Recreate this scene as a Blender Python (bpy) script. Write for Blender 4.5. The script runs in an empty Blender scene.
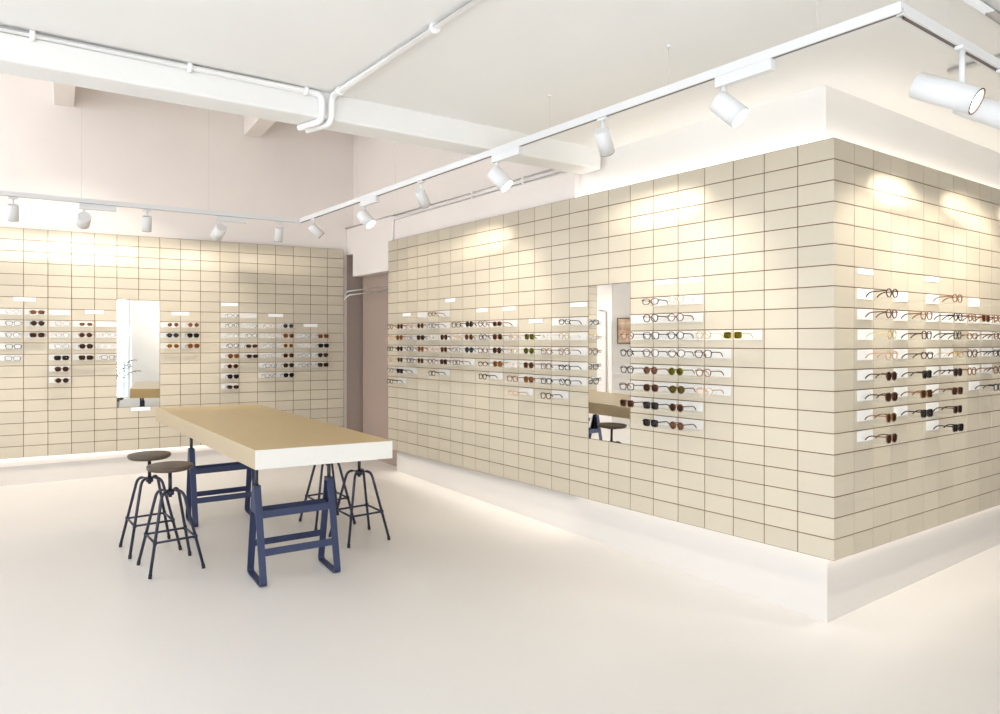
import bpy, bmesh, math, random
from mathutils import Vector, Matrix, Quaternion

random.seed(7)
R = math.radians
SC = bpy.context.scene
COL = SC.collection
EYE = 1.77                     # height of the camera over the floor under it
F_PX, CX, HY = 727.0, 500.0, 341.0
CEIL = EYE + 1.51


def floor_z(x, y):
    return -0.005 * x + 0.030 * y


# ------------------------------------------------------------------ materials
def mat(name, color, rough=0.5, metal=0.0, spec=0.5, noise=0.0, nscale=8.0, bump=0.0, bscale=40.0):
    m = bpy.data.materials.new(name)
    m.use_nodes = True
    nt = m.node_tree
    b = nt.nodes['Principled BSDF']
    b.inputs['Base Color'].default_value = (*color, 1)
    b.inputs['Roughness'].default_value = rough
    b.inputs['Metallic'].default_value = metal
    b.inputs['Specular IOR Level'].default_value = spec
    if noise > 0:
        tc = nt.nodes.new('ShaderNodeTexCoord')
        n = nt.nodes.new('ShaderNodeTexNoise')
        n.inputs['Scale'].default_value = nscale
        n.inputs['Detail'].default_value = 4
        r = nt.nodes.new('ShaderNodeValToRGB')
        r.color_ramp.elements[0].position = 0.3
        r.color_ramp.elements[1].position = 0.7
        r.color_ramp.elements[0].color = (*[c * (1 - noise) for c in color], 1)
        r.color_ramp.elements[1].color = (*[min(1, c * (1 + noise)) for c in color], 1)
        nt.links.new(tc.outputs['Object'], n.inputs['Vector'])
        nt.links.new(n.outputs['Fac'], r.inputs['Fac'])
        nt.links.new(r.outputs['Color'], b.inputs['Base Color'])
    if bump > 0:
        tc = nt.nodes.new('ShaderNodeTexCoord')
        n = nt.nodes.new('ShaderNodeTexNoise')
        n.inputs['Scale'].default_value = bscale
        n.inputs['Detail'].default_value = 5
        bp = nt.nodes.new('ShaderNodeBump')
        bp.inputs['Strength'].default_value = bump
        bp.inputs['Distance'].default_value = 0.01
        nt.links.new(tc.outputs['Object'], n.inputs['Vector'])
        nt.links.new(n.outputs['Fac'], bp.inputs['Height'])
        nt.links.new(bp.outputs['Normal'], b.inputs['Normal'])
    return m


def lin(r, g, b):
    f = lambda c: (c / 255 / 12.92) if c <= 10 else ((c / 255 + 0.055) / 1.055) ** 2.4
    return (f(r), f(g), f(b))


def emit(name, color, strength):
    m = bpy.data.materials.new(name)
    m.use_nodes = True
    b = m.node_tree.nodes['Principled BSDF']
    b.inputs['Base Color'].default_value = (*color, 1)
    b.inputs['Emission Color'].default_value = (*color, 1)
    b.inputs['Emission Strength'].default_value = strength
    return m


def see_thru(name, tint, transp, rough=0.05, body=None, gradient=None):
    """Clear or tinted sheet: transparent with a tint, mixed with a glossy sheen (and a little body colour)."""
    m = bpy.data.materials.new(name)
    m.use_nodes = True
    nt = m.node_tree
    nt.nodes.clear()
    out = nt.nodes.new('ShaderNodeOutputMaterial')
    tr = nt.nodes.new('ShaderNodeBsdfTransparent')
    tr.inputs['Color'].default_value = (*tint, 1)
    pb = nt.nodes.new('ShaderNodeBsdfPrincipled')
    pb.inputs['Base Color'].default_value = (*(body or tint), 1)
    pb.inputs['Roughness'].default_value = rough
    mx = nt.nodes.new('ShaderNodeMixShader')
    mx.inputs['Fac'].default_value = 1 - transp
    nt.links.new(tr.outputs[0], mx.inputs[1])
    nt.links.new(pb.outputs[0], mx.inputs[2])
    nt.links.new(mx.outputs[0], out.inputs['Surface'])
    return m


def tile_mat(name, color):
    m = bpy.data.materials.new(name)
    m.use_nodes = True
    nt = m.node_tree
    b = nt.nodes['Principled BSDF']
    b.inputs['Roughness'].default_value = 0.42
    g = nt.nodes.new('ShaderNodeNewGeometry')
    r = nt.nodes.new('ShaderNodeValToRGB')
    r.color_ramp.elements[0].color = (*[c * 0.955 for c in color], 1)
    r.color_ramp.elements[1].color = (*[min(1, c * 1.04) for c in color], 1)
    nt.links.new(g.outputs['Random Per Island'], r.inputs['Fac'])
    nt.links.new(r.outputs['Color'], b.inputs['Base Color'])
    return m


def tort_mat(name, a, bcol, scale=90.0):
    m = bpy.data.materials.new(name)
    m.use_nodes = True
    nt = m.node_tree
    b = nt.nodes['Principled BSDF']
    b.inputs['Roughness'].default_value = 0.22
    tc = nt.nodes.new('ShaderNodeTexCoord')
    n = nt.nodes.new('ShaderNodeTexNoise')
    n.inputs['Scale'].default_value = scale
    n.inputs['Detail'].default_value = 3
    r = nt.nodes.new('ShaderNodeValToRGB')
    r.color_ramp.elements[0].position = 0.42
    r.color_ramp.elements[1].position = 0.58
    r.color_ramp.elements[0].color = (*a, 1)
    r.color_ramp.elements[1].color = (*bcol, 1)
    nt.links.new(tc.outputs['Object'], n.inputs['Vector'])
    nt.links.new(n.outputs['Fac'], r.inputs['Fac'])
    nt.links.new(r.outputs['Color'], b.inputs['Base Color'])
    return m


M = {}
M['tile'] = tile_mat('beige_glazed_tile', (0.54, 0.477, 0.370))
M['grout'] = mat('brown_grout', (0.17, 0.105, 0.06), 0.9)
M['panel'] = mat('panel_body', (0.62, 0.54, 0.42), 0.7)
M['white_wall'] = mat('white_wall_paint', (0.80, 0.775, 0.735), 0.85, bump=0.05, bscale=30)
M['pink_wall'] = mat('rose_white_plaster', (0.83, 0.765, 0.715), 0.9, noise=0.02, nscale=1.2, bump=0.12, bscale=14)
M['kick'] = mat('white_plinth_paint', (0.655, 0.615, 0.57), 0.8)
M['ceil'] = mat('ceiling_paint', (0.83, 0.815, 0.785), 0.9, noise=0.012, nscale=1.5, bump=0.12, bscale=10)
M['beam'] = mat('beam_paint', (0.80, 0.785, 0.755), 0.9, noise=0.015, nscale=2, bump=0.3, bscale=12)
M['alcove'] = mat('alcove_paint_and_shade', (0.38, 0.29, 0.24), 0.8)  # brown-pink paint, deepened to carry the shade of recess and gap
M['floor'] = mat('epoxy_floor', (0.725, 0.695, 0.66), 0.33, spec=0.35, noise=0.02, nscale=0.7)
M['white'] = mat('white_lacquer', (0.84, 0.835, 0.82), 0.4)
M['white_lamp'] = mat('white_lamp_lacquer', (0.73, 0.73, 0.725), 0.45)
M['slot'] = mat('track_slot', (0.16, 0.13, 0.11), 0.7)
M['wire'] = mat('steel_wire', (0.66, 0.64, 0.62), 0.5, 0.3)
M['dark_ring'] = mat('dark_lamp_ring', (0.12, 0.07, 0.045), 0.4)
M['lamp_on'] = emit('lamp_glow', (1.0, 0.93, 0.80), 9.0)
M['conduit'] = mat('white_conduit', (0.88, 0.87, 0.85), 0.5)
M['table'] = mat('brass_tone_top', (0.55, 0.41, 0.20), 0.32, 0.0, noise=0.02, nscale=2)
M['table_side'] = mat('pale_table_edge', (0.48, 0.385, 0.255), 0.4, noise=0.02, nscale=2)
M['table_end'] = mat('white_table_end', (0.77, 0.75, 0.70), 0.4)
M['blue'] = mat('navy_steel', (0.030, 0.042, 0.10), 0.42, 0.2)
M['navy'] = mat('dark_navy_steel', (0.025, 0.028, 0.055), 0.4, 0.2)
M['post'] = mat('black_steel', (0.03, 0.03, 0.035), 0.35, 0.6)
M['seat'] = mat('dark_oiled_wood', (0.085, 0.060, 0.038), 0.5, noise=0.15, nscale=30)
M['mirror'] = mat('mirror_silver', (0.93, 0.94, 0.94), 0.01, 1.0)
M['mirror_back'] = mat('mirror_backing', (0.06, 0.05, 0.045), 0.6)
M['plate'] = mat('white_shelf_plate', (0.90, 0.885, 0.855), 0.35)
M['plate_frosted'] = see_thru('frosted_shelf_plate', (0.98, 0.975, 0.96), 0.40, 0.3, (0.90, 0.885, 0.855))
M['card'] = mat('white_label_card', (0.92, 0.90, 0.88), 0.35)
M['acrylic'] = see_thru('clear_acrylic', (0.98, 0.98, 0.97), 0.86, 0.15, (0.9, 0.89, 0.87))
M['pane'] = see_thru('window_glass', (0.97, 0.985, 1.0), 0.94, 0.02, (0.9, 0.95, 1.0))
M['alu'] = mat('window_frame_paint', (0.78, 0.78, 0.77), 0.5)
M['street'] = mat('street_paving', (0.45, 0.45, 0.46), 0.9, noise=0.1, nscale=5)
M['facade'] = mat('pale_facade', (0.72, 0.73, 0.75), 0.9, noise=0.05, nscale=3)
M['leaf'] = mat('palm_leaf', (0.035, 0.075, 0.035), 0.5, noise=0.2, nscale=20)
M['pot'] = mat('grey_pot', (0.35, 0.34, 0.33), 0.7)
M['soil'] = mat('potting_soil', (0.05, 0.035, 0.025), 0.95, noise=0.3, nscale=60)
# frames
FR = {
    'black': mat('frame_black', (0.02, 0.018, 0.017), 0.25),
    'dark': tort_mat('frame_dark_tortoise', (0.025, 0.014, 0.010), (0.12, 0.05, 0.02)),
    'brown': mat('frame_brown', (0.14, 0.062, 0.032), 0.25),
    'amber': tort_mat('frame_amber_tortoise', (0.10, 0.042, 0.018), (0.33, 0.155, 0.055)),
    'gold': mat('frame_gold', (0.62, 0.44, 0.17), 0.25, 0.6),
    'tan': mat('frame_tan', (0.55, 0.36, 0.22), 0.25),
    'clear': mat('frame_pale', (0.66, 0.60, 0.53), 0.25),
    'grey': mat('frame_grey', (0.16, 0.15, 0.15), 0.25),
    'silver': mat('frame_silver', (0.20, 0.185, 0.17), 0.35, 0.3),
    'olive': mat('frame_olive', (0.16, 0.14, 0.03), 0.25),
}
LN = {
    'clear': see_thru('lens_clear', (0.985, 0.985, 0.985), 0.93, 0.03, (0.9, 0.9, 0.9)),
    'brown': see_thru('lens_brown', (0.22, 0.135, 0.09), 0.80, 0.04, (0.10, 0.05, 0.03)),
    'amber': see_thru('lens_amber', (0.52, 0.28, 0.095), 0.82, 0.04, (0.3, 0.14, 0.04)),
    'black': see_thru('lens_black', (0.14, 0.11, 0.10), 0.80, 0.04, (0.04, 0.03, 0.03)),
    'grey': see_thru('lens_grey', (0.24, 0.22, 0.22), 0.80, 0.04, (0.06, 0.06, 0.06)),
    'olive': see_thru('lens_olive', (0.34, 0.32, 0.07), 0.80, 0.04, (0.12, 0.11, 0.02)),
    'rose': see_thru('lens_rose', (0.44, 0.31, 0.24), 0.82, 0.04, (0.3, 0.16, 0.12)),
}


# ------------------------------------------------------------------ mesh helpers
def box(bm, c, s, rot=None, mi=0):
    """Box of size s centred on c, optional 3x3/quaternion rotation."""
    v = []
    for dx in (-.5, .5):
        for dy in (-.5, .5):
            for dz in (-.5, .5):
                p = Vector((dx * s[0], dy * s[1], dz * s[2]))
                if rot is not None:
                    p = rot @ p
                v.append(bm.verts.new(p + Vector(c)))
    for f in ((0, 1, 3, 2), (4, 6, 7, 5), (0, 4, 5, 1), (2, 3, 7, 6), (0, 2, 6, 4), (1, 5, 7, 3)):
        bm.faces.new([v[i] for i in f]).material_index = mi
    return v


def prism(bm, poly, z0, z1, mi=0):
    """Vertical prism over polygon [(x,y)..]; z0/z1 numbers or functions of x,y."""
    f0 = z0 if callable(z0) else (lambda x, y: z0)
    f1 = z1 if callable(z1) else (lambda x, y: z1)
    a = [bm.verts.new((x, y, f0(x, y))) for x, y in poly]
    b = [bm.verts.new((x, y, f1(x, y))) for x, y in poly]
    n = len(poly)
    bm.faces.new(a[::-1]).material_index = mi
    bm.faces.new(b).material_index = mi
    for i in range(n):
        bm.faces.new((a[i], a[(i + 1) % n], b[(i + 1) % n], b[i])).material_index = mi


def frame_of(d):
    d = Vector(d).normalized()
    up = Vector((0, 0, 1)) if abs(d.z) < 0.95 else Vector((1, 0, 0))
    x = d.cross(up).normalized()
    return x, x.cross(d).normalized(), d


def cyl(bm, a, b, r, seg=12, r2=None, caps=True, mi=0):
    a, b = Vector(a), Vector(b)
    x, y, d = frame_of(b - a)
    r2 = r if r2 is None else r2
    A, B = [], []
    for i in range(seg):
        t = 2 * math.pi * i / seg
        o = x * math.cos(t) + y * math.sin(t)
        A.append(bm.verts.new(a + o * r))
        B.append(bm.verts.new(b + o * r2))
    for i in range(seg):
        f = bm.faces.new((A[i], A[(i + 1) % seg], B[(i + 1) % seg], B[i]))
        f.smooth = True
        f.material_index = mi
    if caps:
        bm.faces.new(A[::-1]).material_index = mi
        bm.faces.new(B).material_index = mi


def sweep(bm, pts, prof, closed=False, smooth=True, ref=None, mi=0, caps=True):
    """Sweep a profile [(u,v)..] along points; ref = fixed reference 'v' direction."""
    pts = [Vector(p) for p in pts]
    n = len(pts)
    rings = []
    prev = None
    for i, p in enumerate(pts):
        if closed:
            d = (pts[(i + 1) % n] - pts[i - 1]).normalized()
        else:
            d = (pts[min(i + 1, n - 1)] - pts[max(i - 1, 0)]).normalized()
        if ref is not None:
            v = Vector(ref)
            v = (v - d * v.dot(d)).normalized()
            u = v.cross(d).normalized()
        else:
            if prev is None:
                u, v, _ = frame_of(d)
            else:
                u = (prev - d * prev.dot(d)).normalized()
                v = d.cross(u).normalized()
            prev = u
        k = 1.0
        if 0 < i < n - 1 or closed:
            d1 = (pts[i] - pts[i - 1]).normalized()
            c = max(0.5, d1.dot(d))
            k = 1 / c if ref is not None else 1
        rings.append([bm.verts.new(p + u * (a * k) + v * b) for a, b in prof])
    m = len(prof)
    for i in range(n if closed else n - 1):
        A, B = rings[i], rings[(i + 1) % n]
        for j in range(m):
            f = bm.faces.new((A[j], A[(j + 1) % m], B[(j + 1) % m], B[j]))
            f.smooth = smooth
            f.material_index = mi
    if not closed and caps:
        bm.faces.new(rings[0][::-1]).material_index = mi
        bm.faces.new(rings[-1]).material_index = mi


def circle(r, n=8):
    return [(r * math.cos(2 * math.pi * i / n), r * math.sin(2 * math.pi * i / n)) for i in range(n)]


def rect(a, b):
    return [(-a / 2, -b / 2), (a / 2, -b / 2), (a / 2, b / 2), (-a / 2, b / 2)]


def fillet(pts, r, n=5):
    """Round the inner corners of a polyline."""
    pts = [Vector(p) for p in pts]
    out = [pts[0]]
    for i in range(1, len(pts) - 1):
        p, a, b = pts[i], pts[i - 1], pts[i + 1]
        ra = min(r, (a - p).length * .45)
        rb = min(r, (b - p).length * .45)
        A = p + (a - p).normalized() * ra
        B = p + (b - p).normalized() * rb
        for k in range(n + 1):
            t = k / n
            out.append(A * (1 - t) ** 2 + p * 2 * t * (1 - t) + B * t * t)
    out.append(pts[-1])
    return out


def lathe(bm, prof, seg=32, mi=0, smooth=True):
    """Revolve [(r,z)..] around z; closes at r=0 ends."""
    rings = []
    for r, z in prof:
        if r < 1e-6:
            rings.append([bm.verts.new((0, 0, z))])
        else:
            rings.append([bm.verts.new((r * math.cos(2 * math.pi * i / seg), r * math.sin(2 * math.pi * i / seg), z)) for i in range(seg)])
    for A, B in zip(rings, rings[1:]):
        for i in range(seg):
            j = (i + 1) % seg
            if len(A) == 1 and len(B) == 1:
                continue
            if len(A) == 1:
                f = bm.faces.new((A[0], B[i], B[j]))
            elif len(B) == 1:
                f = bm.faces.new((A[i], B[0], A[j]))
            else:
                f = bm.faces.new((A[i], B[i], B[j], A[j]))
            f.smooth = smooth
            f.material_index = mi


def mesh(name, bm, mats):
    bmesh.ops.recalc_face_normals(bm, faces=bm.faces[:])
    me = bpy.data.meshes.new(name)
    bm.to_mesh(me)
    bm.free()
    for m in (mats if isinstance(mats, (list, tuple)) else [mats]):
        me.materials.append(m)
    return me


def link(name, me, parent=None, mw=None):
    o = bpy.data.objects.new(name, me)
    COL.objects.link(o)
    if parent is not None:
        o.parent = parent
    if mw is not None:
        o.matrix_local = mw
    return o


def obj(name, bm, mats, parent=None, bevel=0.0, seg=2):
    o = link(name, mesh(name, bm, mats), parent)
    if bevel > 0:
        md = o.modifiers.new('bevel', 'BEVEL')
        md.width = bevel
        md.segments = seg
        md.limit_method = 'ANGLE'
        md.angle_limit = R(40)
    return o


def tag(o, label, cat, group=None):
    o['label'] = label
    o['category'] = cat
    if group:
        o['group'] = group
    return o


def struct(name, bm, mats, bevel=0.0):
    o = obj(name, bm, mats, None, bevel)
    o['kind'] = 'structure'
    return o


def empty(name, loc, rot=None):
    e = bpy.data.objects.new(name, None)
    e.empty_display_size = 0.1
    COL.objects.link(e)
    mw = Matrix.Translation(Vector(loc))
    if rot is not None:
        mw = mw @ rot.to_4x4()
    e.matrix_world = mw
    return e


# ------------------------------------------------------------------ wall frames
class Frame:
    """A vertical wall plane: s runs along it, n out of it into the room, z up."""
    def __init__(self, p0, d, n):
        self.p0, self.d, self.n = Vector((*p0, 0)), Vector((*d, 0)), Vector((*n, 0))

    def pt(self, s, n=0.0, z=0.0):
        return self.p0 + self.d * s + self.n * n + Vector((0, 0, z))

    def xy(self, s, n=0.0):
        p = self.pt(s, n)
        return (p.x, p.y)

    def rot(self):
        # local x along the wall, y INTO the wall, z up (so -y faces the room)
        x, y, z = self.d, -self.n, Vector((0, 0, 1))
        if x.cross(y).z < 0:
            x = -x
        return Matrix((x, y, z)).transposed()


al = R(36.55)
LONG = Frame((1.900, 4.135), (-math.sin(al), math.cos(al)), (-math.cos(al), -math.sin(al)))
SHORT = Frame((1.900, 4.135), (math.cos(al), math.sin(al)), (math.sin(al), -math.cos(al)))
be = R(59.0)
REAR = Frame((-4.989, 7.613), (math.sin(be), math.cos(be)), (math.cos(be), -math.sin(be)))
TW, TH, TWR, THR = 0.224, 0.1206, 0.2165, 0.12
Z0 = EYE - 1.253                    # bottom of the tiled panel of the block
ZR = EYE - 1.221 + 0.001            # bottom of the rear panel
ROWS = 20
DEPTH = 0.09                        # how far plinths and upper walls stand behind the panels


def row_z(wall, r):
    """Top edge of tile row r (0 = topmost)."""
    return ZR + (ROWS - r) * THR if wall == 'rear' else Z0 + (ROWS - r) * TH


def tile_panel(name, fr, k0, k1, tw, zb, skip=(), mitre=False):
    TH = THR if fr is REAR else globals()['TH']
    bm = bmesh.new()
    g, dp = 0.0046, 0.004
    def quadpt(s, n, z):
        return bm.verts.new(fr.pt(s, n, z))
    for k in range(k0, k1):
        for r in range(ROWS):
            if (k, r) in skip:
                continue
            s0, s1 = k * tw + g / 2, (k + 1) * tw - g / 2
            if mitre and k == 0:
                s0 = 0.0
            z1 = zb + (ROWS - r) * TH - g / 2
            z0 = z1 - TH + g
            e = 0.0012
            sb_ = s0 + dp if (mitre and k == 0) else s0
            back = [quadpt(sb_, -dp, z0), quadpt(s1, -dp, z0), quadpt(s1, -dp, z1), quadpt(sb_, -dp, z1)]
            se = s0 if (mitre and k == 0) else s0 + e
            fro = [quadpt(se, 0, z0 + e), quadpt(s1 - e, 0, z0 + e), quadpt(s1 - e, 0, z1 - e), quadpt(se, 0, z1 - e)]
            bm.faces.new(fro).material_index = 0
            for i in range(4):
                bm.faces.new((back[i], back[(i + 1) % 4], fro[(i + 1) % 4], fro[i])).material_index = 0
    # body behind the tiles
    sa, sb = k0 * tw, k1 * tw
    zt = zb + ROWS * TH
    cut = 0.0
    poly = [fr.xy(sa + (dp * .8 if mitre else 0), -dp * .8), fr.xy(sb, -dp * .8), fr.xy(sb, -0.045), fr.xy(sa + (0.045 if mitre else 0), -0.045)]
    prism(bm, poly, zb, zt, mi=1)
    for f in bm.faces:
        pass
    o = struct(name, bm, [M['tile'], M['grout']])
    return o


MIR_R = {(k, r) for k in (4, 5) for r in range(6, 16)}
MIR_L = {(k, r) for k in (7, 8) for r in range(6, 16)}
tile_panel('wall_rear', REAR, -7, 16, TWR, ZR, MIR_R)
tile_panel('wall_island_long', LONG, 0, 24, TW, Z0, MIR_L, True)
tile_panel('wall_island_short', SHORT, 0, 20, TW, Z0, (), True)

# ------------------------------------------------------------------ floor, plinths
def quadmesh(bm, pts, mi=0):
    bm.faces.new([bm.verts.new(p) for p in pts]).material_index = mi


bm = bmesh.new()
prism(bm, [(-11, -3.3), (9, -3.3), (9, 14), (-11, 14)], lambda x, y: floor_z(x, y) - 0.1, floor_z)
struct('floor', bm, M['floor'])


def wall_slab(name, fr, s0, s1, n0, n1, z0, z1, m):
    bm = bmesh.new()
    prism(bm, [fr.xy(s0, n0), fr.xy(s1, n0), fr.xy(s1, n1), fr.xy(s0, n1)], z0, z1)
    return struct(name, bm, m)


LEDGE = EYE + 1.475
T_STEP = 10 * TW                   # where the lit recess of the block begins
T_OPEN0, T_OPEN1 = 5.00, 6.45
T_CORNER = 6.71
lower = lambda x, y: floor_z(x, y) - 0.02
# plinths: the low white bases behind the panels
bm = bmesh.new()
c = LONG.pt(DEPTH * 0, -DEPTH) + SHORT.n * -DEPTH     # recessed corner
corner = (LONG.p0 - LONG.n * DEPTH - SHORT.n * DEPTH)
cxy = (corner.x, corner.y)
e1 = LONG.xy(5.33, -DEPTH)
e2 = LONG.xy(5.33, -0.30)
a1 = SHORT.xy(4.48, -DEPTH)
a2 = SHORT.xy(4.48, -0.30)
ci = LONG.p0 - LONG.n * 0.30 - SHORT.n * 0.30
prism(bm, [cxy, e1, e2, (ci.x, ci.y)], lower, Z0 + 0.02)
struct('baseboard_island_long', bm, M['kick'])
bm = bmesh.new()
prism(bm, [cxy, a1, a2, (ci.x, ci.y)], lower, Z0 + 0.02)
struct('baseboard_island_short', bm, M['kick'])
wall_slab('baseboard_rear', REAR, -7 * TWR, 15.85 * TWR, -DEPTH, -0.2, lower, ZR + 0.02, M['kick'])

# upper walls of the block: recessed and lit up to the corner, thicker beyond the step
bm = bmesh.new()
st = LONG.xy(T_STEP, -0.115)
prism(bm, [(cxy[0] + LONG.n.x * -0.02 + SHORT.n.x * -0.02, cxy[1] + LONG.n.y * -0.02 + SHORT.n.y * -0.02), st, LONG.xy(T_STEP, -0.4), (ci.x - .05, ci.y + .1)], Z0 - 0.1, CEIL + 0.02)
struct('wall_island_upper_long', bm, M['white_wall'])
bm = bmesh.new()
prism(bm, [(cxy[0] + LONG.n.x * -0.02 + SHORT.n.x * -0.02, cxy[1] + LONG.n.y * -0.02 + SHORT.n.y * -0.02), SHORT.xy(4.48, -0.115), SHORT.xy(4.48, -0.4), (ci.x - .05, ci.y + .1)], Z0 - 0.1, CEIL + 0.02)
struct('wall_island_upper_short', bm, M['white_wall'])
# thick lower wall beyond the step, with the alcove opening
ZO = EYE + 0.83
bm = bmesh.new()
NS = -0.06
prism(bm, [LONG.xy(T_STEP, NS), LONG.xy(T_OPEN0, NS), LONG.xy(T_OPEN0, -0.6), LONG.xy(T_STEP, -0.6)], Z0 + 0.02, LEDGE)
TG = T_CORNER + .3
ZG = EYE + 1.12
prism(bm, [LONG.xy(T_OPEN1, NS), LONG.xy(TG, NS), LONG.xy(TG, -0.6), LONG.xy(T_OPEN1, -0.6)], ZG, LEDGE)
prism(bm, [LONG.xy(T_OPEN0, NS), LONG.xy(T_OPEN1, NS), LONG.xy(T_OPEN1, -0.6), LONG.xy(T_OPEN0, -0.6)], ZO, LEDGE)
struct('wall_side', bm, M['pink_wall'])
wall_slab('wall_side_upper', LONG, T_STEP - 0.3, T_CORNER + .3, -0.16, -0.6, LEDGE - .02, EYE + 2.9, M['pink_wall'])
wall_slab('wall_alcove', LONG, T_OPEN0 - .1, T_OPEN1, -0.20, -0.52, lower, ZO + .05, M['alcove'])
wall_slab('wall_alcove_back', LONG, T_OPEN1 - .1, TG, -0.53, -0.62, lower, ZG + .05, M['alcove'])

wall_slab('wall_alcove_end', REAR, 16.0 * TWR, 18.6 * TWR, -0.09, -0.39, lower, ZG + .04, M['alcove'])  # dark colour stands in for the shade beside the rear panel
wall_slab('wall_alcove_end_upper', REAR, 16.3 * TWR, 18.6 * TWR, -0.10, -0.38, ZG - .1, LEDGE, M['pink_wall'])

# rear wall behind its panel: lower lining, upper wall set back
REND = REAR.p0 + REAR.d * 0
wall_slab('wall_rear_lining', REAR, -8.9 * TWR, 16.3 * TWR, -0.075, -0.4, lambda x, y: floor_z(x, y) + .2, LEDGE + .015, M['pink_wall'])
wall_slab('wall_rear_upper', REAR, -8.9 * TWR, 16.9 * TWR, -0.10, -0.4, LEDGE - .02, EYE + 2.9, M['pink_wall'])
wall_slab('wall_rear_end', REAR, -8.9 * TWR, -7 * TWR - .002, 0.0, -0.3, lower, LEDGE, M['pink_wall'])

# left wall, street front and right wall
LC = Vector((-6.65, 6.61, 0))
LD = Vector((-5.2, -3.2, 0)) - LC
LL = LD.length
LD = LD.normalized()
LEFT = Frame((LC.x, LC.y), (LD.x, LD.y), (-LD.y, LD.x))
ZTOP = EYE + 2.9


def wall_with_hole(name, fr, s0, s1, holes, z1, m, th=0.25):
    """Slab behind plane n=0 with rectangular holes [(a,b,za,zb)] sorted along s."""
    bm = bmesh.new()
    def seg(a, b, za, zb):
        prism(bm, [fr.xy(a), fr.xy(b), fr.xy(b, -th), fr.xy(a, -th)], za, zb)
    cur = s0
    for a, b, za, zb in holes:
        seg(cur, a, lower, z1)
        seg(a, b, lower, za)
        seg(a, b, zb, z1)
        cur = b
    seg(cur, s1, lower, z1)
    return struct(name, bm, m)


WL = (2.6, 9.0, 0.35, 3.0)
WH = (0.5, 2.3, 3.35, 4.5)  # added high window, there to light the upper rear wall
wall_with_hole('wall_left', LEFT, -0.2, LL + .2, [WH, WL], ZTOP, M['white_wall'])
FRONT = Frame((-5.4, -3.2), (1, 0), (0, 1))
WF = (0.9, 9.25, 0.15, 3.0)
wall_with_hole('wall_front', FRONT, -0.3, 12.2, [WF], ZTOP, M['white_wall'])
RIGHT = Frame((6.6, -3.4), (0, 1), (-1, 0))
wall_slab('wall_right', RIGHT, 0, 12.5, 0, -0.25, lower, ZTOP, M['white_wall'])
wall_slab('wall_island_end', SHORT, 4.40, 6.3, -0.10, -0.4, lower, CEIL + .02, M['white_wall'])


def window(n, fr, w, nbar):
    a, b, za, zb = w
    bm = bmesh.new()
    t = 0.07
    def bar(s0, s1, z0, z1):
        prism(bm, [fr.xy(s0, -0.08), fr.xy(s1, -0.08), fr.xy(s1, -0.16), fr.xy(s0, -0.16)], z0, z1)
    bar(a, b, za, za + t)
    bar(a, b, zb - t, zb)
    for i in range(nbar + 1):
        s = a + (b - a) * i / nbar
        s = min(max(s, a + t / 2), b - t / 2)
        bar(s - t / 2, s + t / 2, za + t, zb - t)
    o = struct('window_%d' % n, bm, M['alu'])
    bm = bmesh.new()
    prism(bm, [fr.xy(a + .01, -0.115), fr.xy(b - .01, -0.115), fr.xy(b - .01, -0.125), fr.xy(a + .01, -0.125)], za + .01, zb - .01)
    obj('glass_pane', bm, M['pane'], o)


window(1, FRONT, WF, 3)
window(2, LEFT, WL, 3)
window(3, LEFT, WH, 1)  # made-up opening for light in the rear bay

# ------------------------------------------------------------------ ceilings and beam
BD = Vector((0.8192, 0.5736, 0))           # direction of the beam
BN = Vector((-0.5736, 0.8192, 0))          # away from the camera
BP = Vector((-2.397, 3.485, 0))
bpt = lambda s, n: (BP.x + BD.x * s + BN.x * n, BP.y + BD.y * s + BN.y * n)
bm = bmesh.new()
prism(bm, [bpt(-6, 0.1), bpt(-6, -11), bpt(13, -11), bpt(13, 0.1)], CEIL, CEIL + .2)
struct('ceiling', bm, M['ceil'])
bm = bmesh.new()
prism(bm, [bpt(-6, 0.2), bpt(7, .2), bpt(7, 9), bpt(-6, 9)], EYE + 2.85, EYE + 3.05)
struct('ceiling_rear_bay', bm, M['pink_wall'])
bm = bmesh.new()
prism(bm, [bpt(-6, 0), bpt(3.90, 0), bpt(3.90, 0.23), bpt(-6, 0.23)], EYE + 1.35, EYE + 2.9)
struct('ceiling_beam', bm, M['beam'], 0.015)
# two joists that come out of the rear wall under the high ceiling
for i, (px, zb) in enumerate(((64, 2.55), (252, 2.50))):
    dx = (px - CX) / F_PX
    # point of the rear wall on this image column
    num = REAR.n.x * REAR.p0.x + REAR.n.y * REAR.p0.y - 0.10
    Y = num / (REAR.n.x * dx + REAR.n.y)
    p = Vector((dx * Y, Y, 0))
    bm = bmesh.new()
    w = 0.10
    q = [p + REAR.d * w, p - REAR.d * w, p - REAR.d * w + REAR.n * 3.2, p + REAR.d * w + REAR.n * 3.2]
    prism(bm, [(v.x, v.y) for v in q], EYE + zb, EYE + 2.87)
    struct('ceiling_joist', bm, M['pink_wall'], 0.01)


# ------------------------------------------------------------------ conduits
def conduit(name, pts, r, label, clips=(), group='white conduits'):
    bm = bmesh.new()
    pts = fillet(pts, 0.05) if len(pts) > 2 else [Vector(p) for p in pts]
    sweep(bm, pts, circle(r, 10))
    o = obj(name, bm, M['conduit'])
    for c, d in clips:
        bm = bmesh.new()
        d = Vector(d)
        cyl(bm, Vector(c) - d * .012, Vector(c) + d * .012, r * 1.35, 12)
        obj('clip', bm, M['conduit'], o)
    tag(o, label, 'conduit', group)
    return o


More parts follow.
